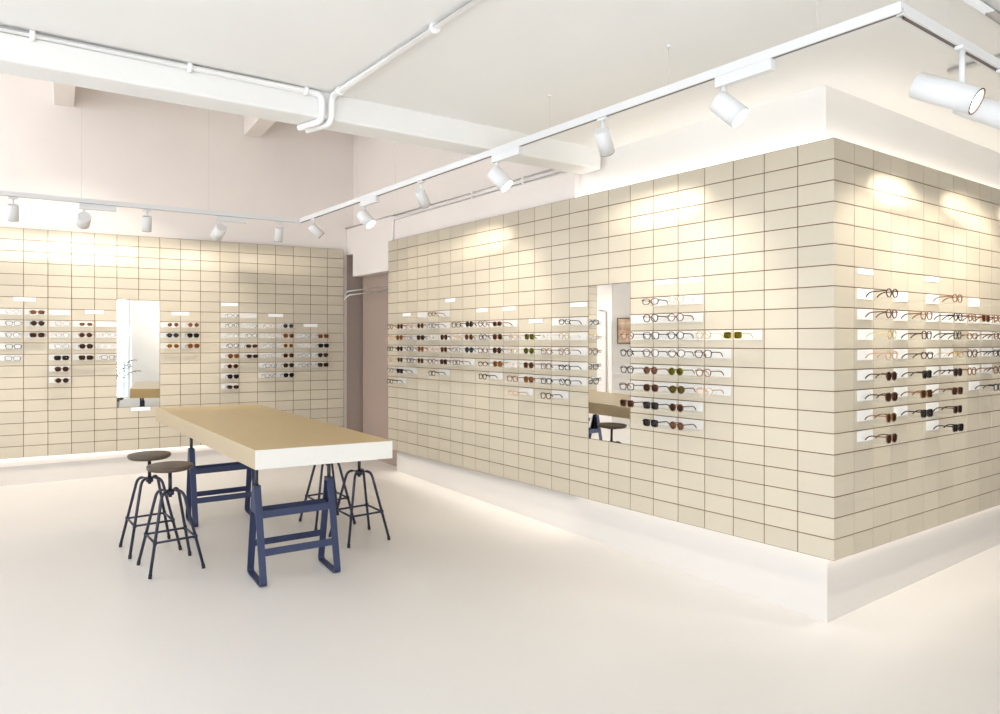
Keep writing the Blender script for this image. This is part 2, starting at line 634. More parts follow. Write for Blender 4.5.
zc = CEIL - 0.022
def b3(s, n, z):
    x, y = bpt(s, n)
    return Vector((x, y, z))
conduit('conduit', [b3(-3.5, -0.022, zc), b3(1.60, -0.022, zc), b3(1.60, -0.022, EYE + 1.328), b3(1.54, 0.20, EYE + 1.328)], 0.020,
        'white conduit running along the top of the ceiling beam', [(b3(0.13, -.022, zc), BD), (b3(0.85, -.022, zc), BD), (b3(-0.5, -.022, zc), BD), (b3(1.50, -.022, zc), BD)])
u3 = Vector((LONG.d.x, LONG.d.y, 0))
cb = b3(1.66, -0.022, zc)
conduit('conduit', [cb - u3 * 4.0, cb, b3(1.66, -0.022, EYE + 1.325), b3(1.60, 0.22, EYE + 1.328)], 0.020,
        'white conduit crossing the ceiling straight and dropping down the beam face', [(cb - u3 * .12, u3), (cb - u3 * 1.2, u3)])
# pair of conduits along the ledge of the side wall, then one down beside the panel
for j, (dz, lab) in enumerate(((0.0, 'upper of two slim conduits above the long tiled wall'), (-0.045, 'lower of two slim conduits above the long tiled wall'))):
    pts = [LONG.pt(T_STEP + .1, -0.045, LEDGE - .02 + dz), LONG.pt(5.34, -0.045, LEDGE - .02 + dz)]
    if j == 1:
        pts += [LONG.pt(5.34, -0.045, row_z('long', 0) - .1)]
    conduit('conduit', pts, 0.011, lab, [(LONG.pt(s, -0.045, LEDGE - .02 + dz), LONG.d) for s in (2.9, 3.7, 4.5)])
conduit('conduit', [LONG.pt(5.36, -0.048, LEDGE - .01), LONG.pt(T_CORNER - .06, -0.048, LEDGE - .01)], 0.010,
        'slim conduit along the side wall above the alcove')
for j, (dz, lab) in enumerate(((0.0, 'upper pipe across the alcove recess'), (-0.05, 'lower pipe across the alcove recess'))):
    zz = EYE + 0.645 + dz
    te = 6.60 - .05 * j
    conduit('wall_pipe', [LONG.pt(5.2, -0.048, zz), LONG.pt(te, -0.048, zz), REAR.pt(15.9 * TWR, -0.062 + .001 * j, zz - .10)], 0.011, lab, group='alcove pipes')
conduit('wall_pipe', [REAR.pt(-7.25 * TWR, 0.025, EYE + .54), REAR.pt(-8.2 * TWR, 0.025, EYE + .54), REAR.pt(-8.2 * TWR, 0.025, EYE - 1.0)], 0.016,
        'bent pipe beside the tiled rear wall, seen in the tall mirror', group=None)
# conduits on the ceiling over the right-hand track
p = Vector((2.48, 4.02, CEIL - .02))
conduit('conduit', [p, p - u3 * 2.5], 0.017, 'short conduit on the ceiling behind the largest spotlight')
v3 = Vector((SHORT.d.x, SHORT.d.y, 0))
q = Vector((2.10, 3.24, CEIL - .02)) - v3 * 0.0
q0 = Vector(((972 - CX) / F_PX * 3.21, 3.21, 0))
z_ = CEIL - 0.02
Yq = (z_ - EYE) / ((HY - 12) / F_PX)
q0 = Vector(((990 - CX) / F_PX * Yq, Yq, z_))
conduit('conduit', [q0 - v3 * 2.0, q0 + v3 * 2.0], 0.022, 'white conduit on the ceiling beyond the corner of the track')

# ------------------------------------------------------------------ lighting tracks
TRK_Z = EYE + 1.270                # underside-centre of the rails
TB = Vector((0.847, 3.70, TRK_Z))
TC = Vector((1.545, 2.785, TRK_Z))
TCAM = TC
TLONG = Vector((-0.5955, 0.8033, 0))
TSHORT = Vector((0.8033, 0.5955, 0))
J = TC + TLONG * ((Vector((-2.154, 7.75, TRK_Z)) - TC).length)
TLEFT = Vector((-2.166, -1.47, 0)).normalized()


def track(name, a, b, label, wires, slots):
    a, b = Vector(a), Vector(b)
    d = (b - a).normalized()
    x = Vector((d.y, -d.x, 0))
    rot = Matrix((d, x, Vector((0, 0, 1)))).transposed()
    bm = bmesh.new()
    L = (b - a).length
    box(bm, (a + b) / 2 + Vector((0, 0, .017)), (L, 0.036, 0.022), rot)
    for s in (-1, 1):
        box(bm, (a + b) / 2 + x * s * .0135 + Vector((0, 0, -0.003)), (L, 0.009, 0.022), rot)
    o = obj(name, bm, M['white_lamp'])
    bm = bmesh.new()
    box(bm, (a + b) / 2 + Vector((0, 0, -.008)), (L - .06, 0.017, 0.010), rot)
    obj('slot', bm, M['slot'], o)
    for w in wires:
        p = a + d * w
        ce = CEIL if (p - BP).dot(BN) < 0.1 else EYE + 2.85
        bm = bmesh.new()
        cyl(bm, p + Vector((0, 0, .028)), Vector((p.x, p.y, ce + .001)), 0.0016, 6)
        wr = obj('suspension_wire', bm, M['wire'], o)
        bm = bmesh.new()
        cyl(bm, Vector((p.x, p.y, ce - .012)), Vector((p.x, p.y, ce + .001)), 0.011, 12)
        obj('ceiling_anchor', bm, M['white_lamp'], wr)
    tag(o, label, 'lighting track', 'lighting tracks')
    return o


Llong = (J - TC).length
tw_ = (TB - TC).length
track('lighting_track', TC, J - TLONG * .002, 'longest white lighting track, hanging parallel to the long tiled wall', [0.35, tw_, tw_ + .93, tw_ + 1.9, tw_ + 2.9, tw_ + 3.6], 0)
track('lighting_track', J + TLEFT * .023 - TLONG * .02, J + TLEFT * 7.0 - TLONG * .02, 'white lighting track hanging in front of the rear tiled wall', [0.9, 2.0, 3.2], 0)
track('lighting_track', TC + TSHORT * .023 + TLONG * .02, TC + TSHORT * 4.2 + TLONG * .02, 'white lighting track turning the corner above the short tiled wall', [0.4, 1.6, 2.8], 0)


def spot_light(name, loc, d, power, size, blend, color=(1, 0.925, 0.81), r=0.03):
    L = bpy.data.lights.new(name, 'SPOT')
    L.energy = power
    L.spot_size = R(size)
    L.spot_blend = blend
    L.color = color
    L.shadow_soft_size = r
    o = bpy.data.objects.new(name, L)
    COL.objects.link(o)
    o.location = loc
    o.rotation_euler = Vector(d).to_track_quat('-Z', 'Y').to_euler()
    return o


def track_lamp(p, along, d, label, driver, power=30, scale=1.0, size=95, drop=0.09, boxdir=1, shift=0.03, L=0.20, hot=None, hotk=0.75):
    """Cylinder spotlight under the track at p, axis d; driver = the long adapter box on the rail."""
    p = Vector(p)
    d = Vector(d).normalized()
    along = Vector(along)
    x = Vector((along.y, -along.x, 0))
    rot = Matrix((along, x, Vector((0, 0, 1)))).transposed()
    root = empty('track_spotlight', p)
    P = lambda v: Vector(v) - p
    r, L = 0.05 * scale, L * scale
    zt = -0.0158
    bm = bmesh.new()
    if driver:
        box(bm, along * boxdir * .11 + Vector((0, 0, zt - .024)), (0.30, 0.040, 0.052), rot)
    else:
        box(bm, Vector((0, 0, zt - .008)), (0.07, 0.034, 0.016), rot)
    obj('adapter', bm, M['white_lamp'], root, 0.004)
    base = Vector((0, 0, zt - (.050 if driver else .016)))
    c = base + Vector((0, 0, -drop)) + d * shift
    bm = bmesh.new()
    cyl(bm, base + Vector((0, 0, .004)), base + Vector((0, 0, -drop * .75)), 0.011 * scale, 12)
    obj('stem', bm, M['white_lamp'], root)
    # housing: hollow-fronted tube
    bm = bmesh.new()
    b0, b1 = c - d * L * .5, c + d * L * .5
    xx, yy, dd = frame_of(d)
    prof = [(0, 0), (r * .93, 0), (r, 0.006), (r, L), (r * .92, L), (r * .86, L - 0.014 * scale), (0, L - 0.014 * scale)]
    seg = 28
    rings = []
    for rr, t in prof:
        if rr == 0:
            rings.append([bm.verts.new(b0 + d * t)])
        else:
            rings.append([bm.verts.new(b0 + d * t + (xx * math.cos(2 * math.pi * i / seg) + yy * math.sin(2 * math.pi * i / seg)) * rr) for i in range(seg)])
    for A, B in zip(rings, rings[1:]):
        for i in range(seg):
            j = (i + 1) % seg
            if len(A) == 1:
                f = bm.faces.new((A[0], B[i], B[j]))
            elif len(B) == 1:
                f = bm.faces.new((A[i], B[0], A[j]))
            else:
                f = bm.faces.new((A[i], B[i], B[j], A[j]))
                f.smooth = True
    h = obj('housing', bm, M['white_lamp'], root)
    bm = bmesh.new()
    sweep(bm, [b1 + (xx * math.cos(2 * math.pi * i / seg) + yy * math.sin(2 * math.pi * i / seg)) * (r * .955) for i in range(seg)], circle(0.003 * scale, 6), closed=True)
    obj('front_ring', bm, M['dark_ring'] if not driver else M['white_lamp'], root)
    bm = bmesh.new()
    cyl(bm, b1 - d * 0.013 * scale, b1 - d * 0.010 * scale, r * .84, 20)
    obj('lamp_lens', bm, M['lamp_on'], root)
    tag(root, label, 'spotlight', 'track spotlights')
    if power > 0:
        spot_light('spot', p + b1 + d * 0.012, d, power * .35, size, 0.6)
        if hot is not None:
            hs = spot_light('spot', p + b1 + d * 0.012, Vector(hot) - (p + b1), power * hotk, 17, 1.0)
            hs.scale = (3.2, 1, 1)
    return root


def on_track(px, a, d):
    """Point on the rail a + t*d that shows at image column px."""
    k = (px - CX) / F_PX
    t = (k * a.y - a.x) / (d.x - k * d.y)
    return a + d * t


NL = -LONG.n                          # towards the long tiled wall
NR = -REAR.n
NSH = -SHORT.n
for px, dr, tilt, side, lab, pw in (
        (314, False, 1.0, -.35, 'white spotlight hanging at the far end of the longest track', 40),
        (364, True, 1.0, -.7, 'white spotlight with driver box, second from the far end of the longest track', 40),
        (421, False, 1.15, .55, 'slim white spotlight above the alcove end of the long tiled wall', 95),
        (497, True, 1.0, -.8, 'white spotlight with driver box over the conduits of the long wall', 40),
        (603, False, 1.15, .45, 'slim white spotlight over the step where the lit recess begins', 95),
        (724, True, 1.0, -.75, 'white spotlight with driver box nearest the lit corner of the long wall', 40)):
    p = on_track(px, TC, TLONG)
    d = NL + TLONG * side + Vector((0, 0, -tilt))
    d = {364: (.8, -.3, -.9), 497: (.8, -.25, -.9), 724: (.8, -.5, -.9)}.get(px, d)
    track_lamp(p, TLONG, d, lab, dr, pw, 1.08 if dr else .86, boxdir=-1 if dr else 1, L=.135 if dr else .165, hot={421: LONG.pt(3.45, 0, row_z('long', 1.75)), 603: LONG.pt(1.28, 0, row_z('long', 1.75))}.get(px))
for px, dr, tilt, side, lab in (
        (13, False, 2.4, 0, 'slim white spotlight at the outer end of the rear wall track'),
        (84, True, 0.32, -.05, 'white spotlight with driver box left of the small mirror'),
        (147, False, 2.6, 0, 'slim white spotlight directly above the small rear mirror'),
        (220, True, .75, -.30, 'white spotlight with driver box between rear mirror and track joint'),
        (279, False, 2.8, 0, 'slim white spotlight next to the joint of the two tracks')):
    p = on_track(px, J, TLEFT)
    d = NR + REAR.d * side + Vector((0, 0, -tilt))
    track_lamp(p, -TLEFT, d, lab, dr, 90 if tilt < 2 else 60, 1.12 if dr else .85, boxdir=1, L=.13 if dr else .165, hot={13: REAR.pt(-.6 * TWR, 0, row_z('rear', 1.6)), 84: REAR.pt(2.6 * TWR, 0, row_z('rear', 1.6)), 147: REAR.pt(5.3 * TWR, 0, row_z('rear', 1.8)), 220: REAR.pt(9.0 * TWR, 0, row_z('rear', 1.7)), 279: REAR.pt(12.3 * TWR, 0, row_z('rear', 1.8))}[px], hotk=.8 if px < 100 else .35)
for t, lab in ((5.1, 'added unseen spotlight on the rear track, brightening the wall with the framed picture'),):
    p = J + TLEFT * t
    track_lamp(p, -TLEFT, (LEFT.pt(.6, 0, EYE) - p), lab, False, 260, 1.0, L=.17)  # lamp added out of view, to lift the left wall near the corner
for px, dd, lab in ((962, (0.62, -0.62, -0.48), 'largest white spotlight, level cylinder with dark front ring by the corner'),
                    (1003, (0.62, -0.60, -0.52), 'white spotlight half out of the frame beside the largest one')):
    p = on_track(px, TC, TSHORT)
    track_lamp(p, TSHORT, dd, lab, False, 0, 1.12, drop=0.20, shift=-0.07, L=.235)

# wall washing light on the short face comes from lamps further along the same track
for s, sd in ((1.55, 0.0), (2.25, 0.1), (3.1, 0)):
    p = TC + TSHORT * s
    track_lamp(p, TSHORT, NSH + TSHORT * sd + Vector((0, 0, -1.15)), 'white spotlight washing the short tiled wall, %s of three beyond the frame edge' % ('nearest', 'middle', 'outermost')[int((s - 1.5) / .75)], False, 90, 1.05, hot=SHORT.pt({1.55: .70, 2.25: 1.75, 3.1: 2.8}[s], 0, row_z('short', 1.8)))


# added unseen track behind the camera, to brighten the street-front wall
FA, FB = Vector((-2.5, -1.75, TRK_Z)), Vector((5.8, -1.75, TRK_Z))
track('lighting_track', FA, FB, 'added unseen lighting track along the street front, behind the viewpoint', [0.5, 2.5, 4.5, 6.5, 7.9], 0)
for i, (x, tx) in enumerate(((4.4, 4.5), (5.4, 5.6))):
    p = Vector((x, -1.75, TRK_Z))
    track_lamp(p, (1, 0, 0), Vector((tx - x, -1.4, -.75)), 'added unseen spotlight brightening the street front wall, ' + ('nearer the window' if i == 0 else 'nearer the side wall'), False, 130, 1.0)

# ------------------------------------------------------------------ mirrors
def mirror(name, fr, s0, s1, z0, z1, label):
    root = empty(name, fr.pt((s0 + s1) / 2, -0.002, z0), fr.rot())
    w, h = abs(s1 - s0) - .004, z1 - z0 - .004
    bm = bmesh.new()
    box(bm, (0, 0.001, h / 2 + .002), (w, 0.004, h))
    obj('mirror_glass', bm, M['mirror'], root)
    bm = bmesh.new()
    box(bm, (0, 0.0042, h / 2 + .002), (w + .003, 0.002, h + .003))
    obj('backing', bm, M['mirror_back'], root)
    tag(root, label, 'mirror', 'wall mirrors')


mirror('wall_mirror', REAR, 4 * TWR, 6 * TWR, row_z('rear', 16), row_z('rear', 6), 'tall frameless mirror set flush into the rear tiled wall')
mirror('wall_mirror', LONG, 7 * TW, 9 * TW, row_z('long', 16), row_z('long', 6), 'tall frameless mirror set flush into the long tiled wall')

# framed picture on the left wall, seen in the mirror of the long wall
root = empty('framed_picture', LEFT.pt(0.29, 0.012, EYE - .05), LEFT.rot())
bm = bmesh.new()
for c_, s_ in (((0, 0, .0075), (.40, .024, .015)), ((0, 0, .4525), (.40, .024, .015)), ((-.1925, 0, .23), (.015, .024, .43)), ((.1925, 0, .23), (.015, .024, .43))):
    box(bm, c_, s_)
obj('picture_frame', bm, M['mirror_back'], root)
mp = mat('portrait_print', (0.8, 0.5, 0.35), 0.6, noise=0.5, nscale=6)
bm = bmesh.new()
box(bm, (0, 0.004, .23), (.37, .006, .43))
obj('print', bm, mp, root)
tag(root, 'dark framed print in warm colours on the left wall, seen in the tall mirror', 'picture')

# ------------------------------------------------------------------ eyewear
SHAPES = {'round': (0.048, 0.044, 2.0), 'square': (0.053, 0.041, 4.0), 'panto': (0.050, 0.044, 2.6), 'slim': (0.052, 0.034, 3.0)}
GZ = 0.024


def lens_outline(shape, off=0.0, n=22):
    w, h, e = SHAPES[shape]
    a, b = w / 2 + off, h / 2 + off
    out = []
    for i in range(n):
        t = 2 * math.pi * i / n
        c, s = math.cos(t), math.sin(t)
        x = a * math.copysign(abs(c) ** (2 / e), c)
        z = b * math.copysign(abs(s) ** (2 / e), s)
        if s < 0:
            x *= 1 - 0.10 * abs(s)
        out.append((x, z))
    return out


_g = {}


def g_mesh(part, shape, metal):
    """Meshes of one pair, drawn with x across the face, -y towards the viewer, z up, resting on z = 0."""
    key = (part, shape, metal)
    w, h, e = SHAPES[shape]
    dx = w / 2 + 0.0095
    z0 = h / 2 + 0.005
    bm = bmesh.new()
    t = 0.0026 if metal else 0.0048
    if part == 'front_frame':
        n = 22
        for sx in (-1, 1):
            o_, i_ = lens_outline(shape, t), lens_outline(shape, 0)
            V = []
            for (xo, zo), (xi, zi) in zip(o_, i_):
                cx_ = sx * dx
                V.append([bm.verts.new((cx_ + sx * x_, y_, z0 + z_)) for (x_, z_, y_) in ((xo, zo, -.0025), (xi, zi, -.0025), (xi, zi, .0025), (xo, zo, .0025))])
            for k in range(n):
                A, B = V[k], V[(k + 1) % n]
                for j in range(4):
                    bm.faces.new((A[j], A[(j + 1) % 4], B[(j + 1) % 4], B[j]))
            # end piece
            box(bm, (sx * (dx + w / 2 + t + .001), 0.002, z0 + h * .26), (0.009, 0.008, 0.008 if not metal else 0.004))
        # bridge
        br = [(-(0.0095 + .002), 0, z0 + h * .12), (-.004, 0, z0 + h * .20), (.004, 0, z0 + h * .20), (0.0095 + .002, 0, z0 + h * .12)]
        sweep(bm, br, rect(.0045, 0.0055 if not metal else .003), ref=(0, 0, 1), smooth=False)
    elif part == 'lens':
        o_ = lens_outline(shape, 0.0003)
        A = [bm.verts.new((x_, -.0008 - .0018 * 0, z_)) for x_, z_ in o_]
        B = [bm.verts.new((x_, .0008, z_)) for x_, z_ in o_]
        ca = bm.verts.new((0, -.0026, 0))
        for k in range(len(A)):
            k2 = (k + 1) % len(A)
            bm.faces.new((ca, A[k], A[k2])).smooth = True
            bm.faces.new((A[k], B[k], B[k2], A[k2]))
        bm.faces.new(B[::-1])
    elif part == 'temple':
        hh = 0.0065 if not metal else 0.0028
        pts = [(0, 0.004, 0), (0.001, 0.035, 0), (0, 0.082, -.001), (-.002, 0.098, -.006), (-.004, 0.113, -.017), (-.006, 0.122, -.029)]
        sweep(bm, pts, rect(0.0034 if not metal else .0026, hh), ref=(0, 0, 1), smooth=False)
    return bm


def g_get(part, shape, metal, m):
    key = (part, shape, metal, m.name)
    if key not in _g:
        _g[key] = mesh(part, g_mesh(part, shape, metal), m)
    return _g[key]


def eyeglasses(mw, shape, frame, lens, label, group):
    sun = lens != 'clear'
    metal = frame in ('gold', 'silver')
    w, h, e = SHAPES[shape]
    dx = w / 2 + 0.0095
    z0 = h / 2 + 0.005
    t = 0.0026 if metal else 0.0048
    root = bpy.data.objects.new('sunglasses' if sun else 'eyeglasses', None)
    root.empty_display_size = .05
    COL.objects.link(root)
    root.matrix_world = mw
    link('front_frame', g_get('front_frame', shape, metal, FR[frame]), root)
    for sx in (-1, 1):
        link('lens', g_get('lens', shape, metal, LN[lens]), root, Matrix.Translation((sx * dx, 0, z0)))
        link('temple', g_get('temple', shape, metal, FR[frame]), root,
             Matrix.Translation((sx * (dx + w / 2 + t + .0035), 0, z0 + h * .26)) @ Matrix.Diagonal((sx, 1, 1, 1)))
    tag(root, label, 'sunglasses' if sun else 'glasses', group)
    return root


PH = 0.064                          # plate height
SD = 0.168                          # shelf depth
_plates = {}


def shelf(fr, s, ztop, tw, label, group):
    root = empty('display_shelf', fr.pt(s, 0.0005, ztop - .004 - PH), fr.rot())
    key = group
    if key not in _plates:
        w_, o_, m_ = (tw * .80, tw * .045, M['plate']) if fr is SHORT else (tw * .90, 0, M['plate_frosted'])
        bm = bmesh.new()
        box(bm, (o_, -0.002, PH / 2), (w_, 0.004, PH))
        a = mesh('back_plate', bm, m_)
        bm = bmesh.new()
        box(bm, (o_, -0.004 - SD / 2, 0.002), (w_, SD, 0.004))
        _plates[key] = (a, mesh('ledge', bm, M['acrylic']))
    a, b = _plates[key]
    link('back_plate', a, root)
    link('ledge', b, root)
    tag(root, label, 'display shelf', group)
    return root


def card(fr, s, ztop, w, label, h=0.045):
    root = empty('label_card', fr.pt(s, 0.0005, ztop - .004 - h), fr.rot())
    bm = bmesh.new()
    box(bm, (0, -0.003, h / 2), (w, 0.006, h))
    o = obj('label_card', bm, M['card'], None, 0.001)
    o.matrix_world = root.matrix_world
    bpy.data.objects.remove(root)
    o.name = 'label_card'
    tag(o, label, 'label card', 'blank label cards')


ORD = ['first', 'second', 'third', 'fourth', 'fifth', 'sixth', 'seventh', 'eighth', 'ninth', 'tenth', 'eleventh', 'twelfth', 'thirteenth', 'fourteenth', 'fifteenth', 'sixteenth', 'seventeenth', 'eighteenth', 'nineteenth']
FW = {'black': 'black', 'dark': 'dark tortoiseshell', 'brown': 'brown', 'amber': 'amber tortoiseshell', 'gold': 'gold', 'tan': 'tan', 'clear': 'pale', 'grey': 'grey', 'silver': 'silver', 'olive': 'olive'}

# column -> {row: (frame, lens, shape)}; None = an empty shelf
S = 'square'; O = 'round'; P_ = 'panto'; N = 'slim'
rear = {
    -7: {7: ('black', 'clear', S), 9: ('dark', 'clear', O), 11: ('amber', 'clear', P_), 13: ('black', 'clear', P_), 15: ('black', 'clear', S)},
    -1: {7: ('silver', 'clear', O), 8: ('grey', 'clear', S), 9: ('grey', 'clear', O), 10: ('black', 'clear', S), 11: ('grey', 'clear', S)},
    0: {7: ('amber', 'rose', N), 8: ('dark', 'brown', O), 9: ('brown', 'brown', S)},
    1: {7: None, 8: ('silver', 'clear', S), 9: ('silver', 'clear', O), 10: ('silver', 'clear', P_), 11: ('black', 'black', S), 12: ('dark', 'brown', P_), 13: ('brown', 'brown', O)},
    2: {8: ('clear', 'rose', N), 9: ('amber', 'brown', O), 10: ('dark', 'brown', P_), 11: ('dark', 'brown', S)},
    3: {8: None, 9: ('silver', 'clear', O), 10: ('clear', 'clear', O), 11: ('grey', 'clear', S)},
    6: {8: ('clear', 'rose', O), 9: ('black', 'grey', O), 10: ('gold', 'amber', P_)},
    7: {8: ('tan', 'rose', O), 9: ('black', 'black', P_), 10: ('amber', 'amber', P_)},
    9: {7: ('grey', 'clear', N), 8: ('grey', 'clear', O), 9: ('silver', 'clear', P_), 10: ('black', 'clear', O), 11: ('amber', 'amber', P_), 12: ('amber', 'brown', O), 13: ('black', 'black', P_), 14: ('dark', 'brown', N)},
    10: {7: None, 8: ('silver', 'clear', N), 9: ('grey', 'clear', O), 10: ('brown', 'brown', N), 11: ('dark', 'brown', N)},
    11: {8: ('tan', 'clear', O), 9: ('clear', 'clear', O), 10: ('silver', 'clear', O), 11: ('silver', 'clear', P_), 12: ('grey', 'clear', S), 13: ('grey', 'clear', S)},
    12: {8: ('grey', 'grey', O), 9: ('amber', 'amber', P_), 10: ('gold', 'amber', O), 11: ('amber', 'brown', P_), 12: ('dark', 'brown', P_), 13: ('black', 'black', P_)},
    13: {9: ('silver', 'clear', P_), 10: ('clear', 'clear', O), 11: ('silver', 'clear', P_), 12: ('grey', 'clear', O)},
    14: {9: ('amber', 'amber', S), 10: ('black', 'black', S), 11: ('dark', 'brown', P_), 12: ('dark', 'brown', S)},
}
long_ = {
    22: {8: ('brown', 'clear', O), 9: ('tan', 'clear', O), 10: ('black', 'clear', S), 11: ('tan', 'clear', P_), 12: ('grey', 'clear', O), 13: ('black', 'clear', S)},
    21: {8: ('amber', 'brown', P_), 9: ('amber', 'amber', P_), 10: ('dark', 'black', O), 11: ('amber', 'brown', O), 12: ('black', 'black', S)},
    20: {7: None, 8: ('tan', 'clear', O), 9: ('silver', 'clear', P_), 10: ('brown', 'clear', P_), 11: ('brown', 'clear', S)},
    19: {8: ('amber', 'brown', O), 9: ('dark', 'brown', S), 10: ('amber', 'amber', P_), 11: ('amber', 'brown', P_)},
    18: {7: ('brown', 'clear', N), 8: ('grey', 'clear', S), 9: ('clear', 'clear', O), 10: ('tan', 'clear', P_), 11: ('brown', 'clear', O), 12: ('black', 'clear', S)},
    17: {9: ('dark', 'brown', P_), 10: ('amber', 'brown', S), 11: ('dark', 'brown', S)},
    16: {8: ('black', 'clear', S), 9: ('tan', 'clear', O), 10: ('silver', 'clear', O), 11: ('brown', 'clear', S)},
    15: {8: ('dark', 'black', P_), 9: ('amber', 'brown', P_), 10: ('black', 'grey', O)},
    14: {8: ('brown', 'clear', P_), 9: ('dark', 'clear', O), 10: ('brown', 'clear', S), 11: ('dark', 'clear', N), 12: ('black', 'clear', P_)},
    13: {8: ('amber', 'brown', N), 9: ('amber', 'brown', P_), 10: ('dark', 'brown', P_), 11: ('amber', 'amber', P_)},
    12: {9: ('tan', 'clear', O), 10: ('gold', 'clear', O), 11: ('clear', 'clear', O), 12: ('brown', 'clear', S), 13: ('tan', 'clear', N)},
    11: {9: ('olive', 'olive', S), 10: ('olive', 'olive', O), 11: ('amber', 'brown', P_), 12: ('brown', 'amber', P_)},
    10: {8: None, 9: ('clear', 'clear', O), 10: ('amber', 'clear', S), 11: ('brown', 'clear', S), 12: ('black', 'clear', S), 13: ('dark', 'clear', S)},
    9: {8: ('black', 'clear', N), 9: ('gold', 'clear', O), 10: ('amber', 'clear', P_), 11: ('black', 'clear', N), 12: ('black', 'clear', P_)},
    6: {8: None, 9: ('amber', 'clear', O), 10: ('black', 'clear', O), 11: ('black', 'clear', P_), 12: ('dark', 'clear', S), 13: ('brown', 'brown', S)},
    5: {7: ('dark', 'clear', N), 8: ('dark', 'clear', P_), 9: ('black', 'clear', S), 10: ('dark', 'clear', P_), 11: ('brown', 'rose', O), 12: ('brown', 'brown', P_), 13: ('black', 'grey', S), 14: ('black', 'grey', S)},
    4: {7: ('gold', 'clear', O), 8: ('brown', 'clear', O), 9: ('black', 'clear', O), 10: ('dark', 'clear', O), 11: ('olive', 'olive', O), 12: ('dark', 'olive', O), 13: ('brown', 'brown', O), 14: ('brown', 'rose', O)},
    3: {9: ('gold', 'clear', O), 10: ('dark', 'clear', P_), 11: ('amber', 'clear', O), 12: ('tan', 'clear', O)},
    2: {9: ('gold', 'olive', S)},
}
short = {
    1: {7: ('dark', 'clear', O), 8: ('brown', 'clear', O), 9: ('gold', 'clear', P_), 10: ('tan', 'clear', O), 11: ('dark', 'brown', O), 12: ('dark', 'brown', P_), 13: ('amber', 'brown', P_), 14: ('brown', 'brown', P_)},
    3: {7: None, 8: ('amber', 'clear', P_), 9: ('dark', 'clear', S), 10: ('dark', 'clear', N), 11: ('black', 'black', S), 12: ('amber', 'brown', S), 13: ('black', 'grey', S)},
    5: {7: ('amber', 'clear', P_), 8: ('black', 'clear', O), 9: ('black', 'clear', P_), 10: ('gold', 'clear', N), 11: ('black', 'brown', P_), 12: ('brown', 'brown', S), 13: ('dark', 'black', S), 14: ('black', 'black', S)},
    6: {8: ('amber', 'clear', O), 9: ('amber', 'clear', N), 10: ('brown', 'clear', P_), 11: ('amber', 'clear', P_)},
    7: {8: ('amber', 'brown', S)},
    8: {7: None, 8: ('amber', 'clear', P_), 9: ('brown', 'clear', S), 10: ('black', 'clear', S), 11: ('brown', 'clear', P_), 12: ('black', 'clear', S)},
    9: {8: ('dark', 'clear', S), 9: ('amber', 'clear', O), 10: ('brown', 'clear', O), 11: ('dark', 'clear', S)},
    10: {8: ('amber', 'brown', P_), 9: ('dark', 'brown', S), 10: ('amber', 'brown', S)},
}
for wall, fr, tw, cat, where, rev in (('rear', REAR, TWR, rear, 'rear wall', False), ('long', LONG, TW, long_, "block's long wall", True), ('short', SHORT, TW, short, "block's short wall", False)):
    cols = sorted(cat, reverse=rev)
    vis = [k for k in cols if not (wall == 'rear' and k < -2)]
    for k in cols:
        rows = sorted(cat[k])
        for i, r in enumerate(rows):
            it = cat[k][r]
            if k in vis:
                cn = ORD[vis.index(k)]
                place = '%s, %s column from left, %s shelf down' % (where, cn, ORD[i])
            else:
                place = 'wall end seen only in the mirror, %s down' % ORD[i]
            zt = row_z(wall, r)
            s = (k + .5) * tw
            grp = 'shelves on the ' + where
            if it is None:
                shelf(fr, s, zt, tw, 'empty white display shelf, ' + place, grp)
                continue
            frame, lens, shape = it
            word = 'sunglasses' if lens != 'clear' else 'glasses'
            desc = '%s %s %s' % (FW[frame], {'panto': 'rounded', 'slim': 'narrow'}.get(shape, shape), word)
            shelf(fr, s, zt, tw, 'white shelf holding %s, ' % word + place, grp)
            yaw = random.uniform(-5, 5) + (6 if (wall == 'long' and k in (4, 5) and r < 11) else 0)
            loc = fr.pt(s + random.uniform(-.006, .006) + {'rear': .022 if k < 4 else .010, 'short': .018}.get(wall, 0), 0.0005 + 0.152, zt - .004 - PH + .0045)
            mw = Matrix.Translation(loc) @ (fr.rot() @ Matrix.Rotation(R(yaw), 3, 'Z')).to_4x4()
            eyeglasses(mw, shape, frame, lens, desc + ', ' + place, 'eyewear on the ' + where)

